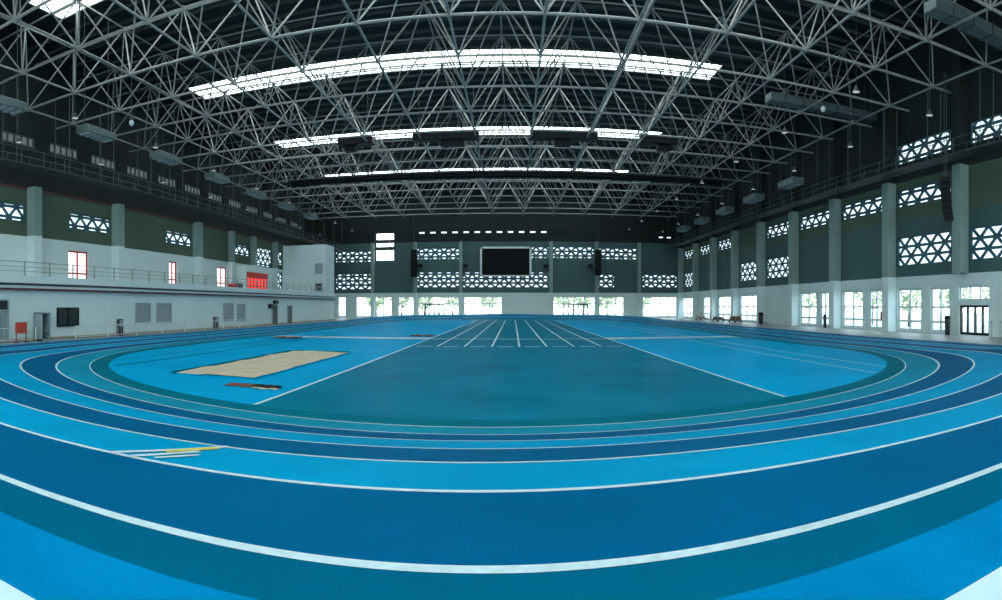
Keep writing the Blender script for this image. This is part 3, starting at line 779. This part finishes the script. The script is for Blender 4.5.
# balcony railing
t = thing('balcony_railing','thin steel railing along the edge of the left balcony','railing',(XL+.05,45,3.72))
mb = MB()
for z in (3.98,4.24,4.52): mb.tube((XL+.05,YB,z),(XL+.05,74,z),.022 if z < 4.4 else .03,5)
mb.build('rail', M['rail'], t)
y = 16.0
while y < 73: MB().box(XL+.02,XL+.08,y-.03,y+.03,3.72,4.52).build('post', M['rail'], t); y += 2.0
t = thing('bench','low red bench with dark end on the balcony beside the red glass front','bench',(-27.5,52.7,3.3))
mb = MB(); mb.box(-28.1,-27.0,52.3,53.1,3.9,4.3); mb.build('seat', M['red'], t, bevel=.03)
mb = MB(); mb.box(-27.0,-26.7,52.3,53.1,3.3,4.3); mb.build('end_panel', M['charcoal'], t)
mb = MB(); mb.box(-28.05,-27.95,52.35,53.05,3.3,3.9); mb.build('leg', M['charcoal'], t)

# ------------------------------------------------------------------ right wall fittings and far clutter
def rw_y(px): return XR/math.tan((px-VX)/F)
def bin_(label, x, y, h, w):
    t = thing('litter_bin', label, 'bin', (x,y,0))
    MB().lathe((x,y,0),[(.0,.0),(w*.42,.0),(w*.5,h*.82),(w*.5,h*.84)],14).build('bin_body', M['charcoal'], t, smooth=True)
    MB().lathe((x,y,0),[(w*.54,h*.82),(w*.54,h*.88),(w*.4,h*.97),(0,h)],14).build('bin_lid', M['black'], t, smooth=True)
bin_('dark litter bin beside the glass double door on the right wall', 27.3, 29.35, 1.35, .42)
bin_('dark litter bin under the right wall between two window bays', 27.2, 45.6, 1.25, .3)
bin_('dark litter bin against the blank stretch of the right wall', 27.0, 59.3, 1.3, .55)
t = thing('fire_extinguisher','red fire extinguisher on the wall left of the white column nearest the glass door','fire extinguisher',(27.55,37.3,0))
MB().lathe((27.55,37.3,.9),[(0,0),(.13,0),(.14,.05),(.14,.6),(.05,.72),(.04,.8),(0,.8)],12).build('cylinder', M['red'], t, smooth=True)
mb = MB(); mb.box(27.5,27.6,37.2,37.4,1.68,1.76); mb.build('valve', M['black'], t)
mb = MB(); mb.box(27.35,27.99,37.1,37.5,.82,.9); mb.build('wall_shelf', M['frame'], t)
for i,(x,y) in enumerate(((26.2,23.5),(26.2,24.2))):
    t = thing('queue_post','slim grey post right of the glass door, '+('nearer the camera' if i==0 else 'nearer the door'),'post',(x,y,0))
    MB().lathe((x,y,0),[(0,.04),(.17,.02),(.17,0),(0,0)],12).build('base', M['louv'], t)
    MB().tube((x,y,.02),(x,y,1.0),.03,8).build('pole', M['louv'], t)
    MB().ball((x,y,1.02),.05).build('cap', M['charcoal'], t)
def hurdle_stack(label, x, y, n, m):
    t = thing('equipment_trolley', label, 'trolley', (x,y,0))
    mb = MB(); mb.box(x-.5,x+.5,y-1.1,y+1.1,.22,.28); mb.build('deck', M['charcoal'], t)
    mb = MB()
    for i in range(n): mb.box(x-.42+.02*i,x+.42-.02*i,y-.95+.05*i,y+.95-.08*i,.28+.17*i,.43+.17*i)
    mb.build('folded_mats', M[m], t, bevel=.03)
    for sx in (-1,1):
        for sy in (-1,1): MB().tube((x+sx*.4-.04,y+sy*.9,.11),(x+sx*.4+.04,y+sy*.9,.11),.11,10).build('wheel', M['black'], t)
    mb = MB(); mb.tube((x-.4,y-1.1,.25),(x-.4,y-1.2,1.0),.025,6).tube((x+.4,y-1.1,.25),(x+.4,y-1.2,1.0),.025,6).tube((x-.4,y-1.2,1.0),(x+.4,y-1.2,1.0),.025,6)
    mb.build('push_handle', M['rail'], t)
hurdle_stack('trolley of reddish brown folded mats by the far right windows', 26.0, 64.5, 3, 'brown')
hurdle_stack('trolley of dark folded mats beyond the reddish one by the right windows', 26.0, 70.5, 2, 'charcoal')
hurdle_stack('trolley of pale folded mats farthest along the right wall', 26.0, 77.5, 2, 'skirt')

# ------------------------------------------------------------------ outside
mb = MB()
mb.quad((XR+.35,-40,-.06),(120,-40,-.06),(120,170,-.06),(XR+.35,170,-.06)); mb.quad((-80,YF+.35,-.06),(XR+.35,YF+.35,-.06),(XR+.35,170,-.06),(-80,170,-.06))
mb.build('ground_outside', M['pave'], kind='structure')
def tree(x, y, h, label):
    t = thing('tree', label, 'tree', (x,y,0), 'trees outside the windows')
    mb = MB(); mb.tube((x,y,-.05),(x+.1,y,h*.5),.16,8,.09)
    for k in range(4):
        a = k*1.7+x; mb.tube((x+.08,y,h*(.35+.04*k)),(x+math.cos(a)*h*.2,y+math.sin(a)*h*.2,h*.68),.06,5,.02)
    mb.build('trunk', M['bark'], t)
    mb = MB(); rnd = random.Random(int(x*17+y*31))
    for i in range(620):
        u = rnd.uniform(-1,1); a = rnd.uniform(0,6.283); rr = rnd.uniform(.2,1)**.5*h*.40; q = math.sqrt(1-u*u)
        c = Vector((x+rr*q*math.cos(a), y+rr*q*math.sin(a), h*.66+rr*u*1.0))
        s = rnd.uniform(.16,.34); e1 = Vector((rnd.uniform(-1,1),rnd.uniform(-1,1),rnd.uniform(-1,1))).normalized(); e2 = e1.orthogonal().normalized()
        mb.quad(c-e1*s, c+e2*s*.6, c+e1*s, c-e2*s*.6)
    mb.build('foliage', M['leaf'], t)
tl = [(-25.5,106,5.4,'seen through the leftmost window of the far wall'),(-21,108,5.8,'seen through the second window from the left of the far wall'),(-16.5,107,5.2,'left of the left glass door of the far wall'),(-11.5,110,5.8,'behind the left glass door of the far wall'),
      (-4.5,112,5.4,'seen through the wide window below the scoreboard'),(9.5,109,5.6,'behind the right glass door of the far wall'),(13.5,111,5.2,'right of the right glass door of the far wall'),(17.5,107,5.4,'behind the window right of the far speaker'),(24,106,5.0,'behind the rightmost window of the far wall'),
      (37,66,5.6,'behind the wide window nearest the reddish mat trolley'),(37,75,5.6,'behind the wide window beside the pale mat trolley'),(37,52,5.4,'behind the farther of the tall window bays on the right wall'),(37,45.5,5.0,'behind the narrow window left of the red extinguisher'),(39.5,41.5,5.4,'behind the pair of panes beside the red extinguisher'),(40,35.5,5.2,'behind the bay beside the glass door'),(38,29,5.2,'above the glass door on the right wall')]
for x,y,h,lb in tl: tree(x,y,h,'leafy green tree outside, '+lb)

# ------------------------------------------------------------------ sky, camera, view
w = bpy.data.worlds.new('overcast_sky'); scn.world = w; w.use_nodes = True
nt = w.node_tree; bg = nt.nodes['Background']
tc = nt.nodes.new('ShaderNodeTexCoord'); sp = nt.nodes.new('ShaderNodeSeparateXYZ'); rp = nt.nodes.new('ShaderNodeValToRGB')
rp.color_ramp.elements[0].position = 0; rp.color_ramp.elements[0].color = (.85,.95,1,1)
rp.color_ramp.elements[1].position = .7; rp.color_ramp.elements[1].color = (.60,.82,1,1)
nt.links.new(tc.outputs['Generated'], sp.inputs[0]); nt.links.new(sp.outputs['Z'], rp.inputs[0]); nt.links.new(rp.outputs[0], bg.inputs['Color'])
bg.inputs['Strength'].default_value = 6.5

cd = bpy.data.cameras.new('camera'); cam = bpy.data.objects.new('camera', cd); col.objects.link(cam)
cam.location = (0,0,EYE); cam.rotation_euler = (math.pi/2,0,0)
cd.type = 'PANO'; cd.panorama_type = 'CENTRAL_CYLINDRICAL'
cd.central_cylindrical_range_u_min = (0-VX)/F; cd.central_cylindrical_range_u_max = (1002-VX)/F
cd.central_cylindrical_range_v_min = (VY-600)/F; cd.central_cylindrical_range_v_max = VY/F
cd.central_cylindrical_radius = 1.0
cd.clip_end = 1000
scn.camera = cam
scn.view_settings.view_transform = 'Standard'; scn.view_settings.look = 'None'
scn.view_settings.gamma = 1; scn.view_settings.use_curve_mapping = False
scn.view_settings.exposure = -0.04
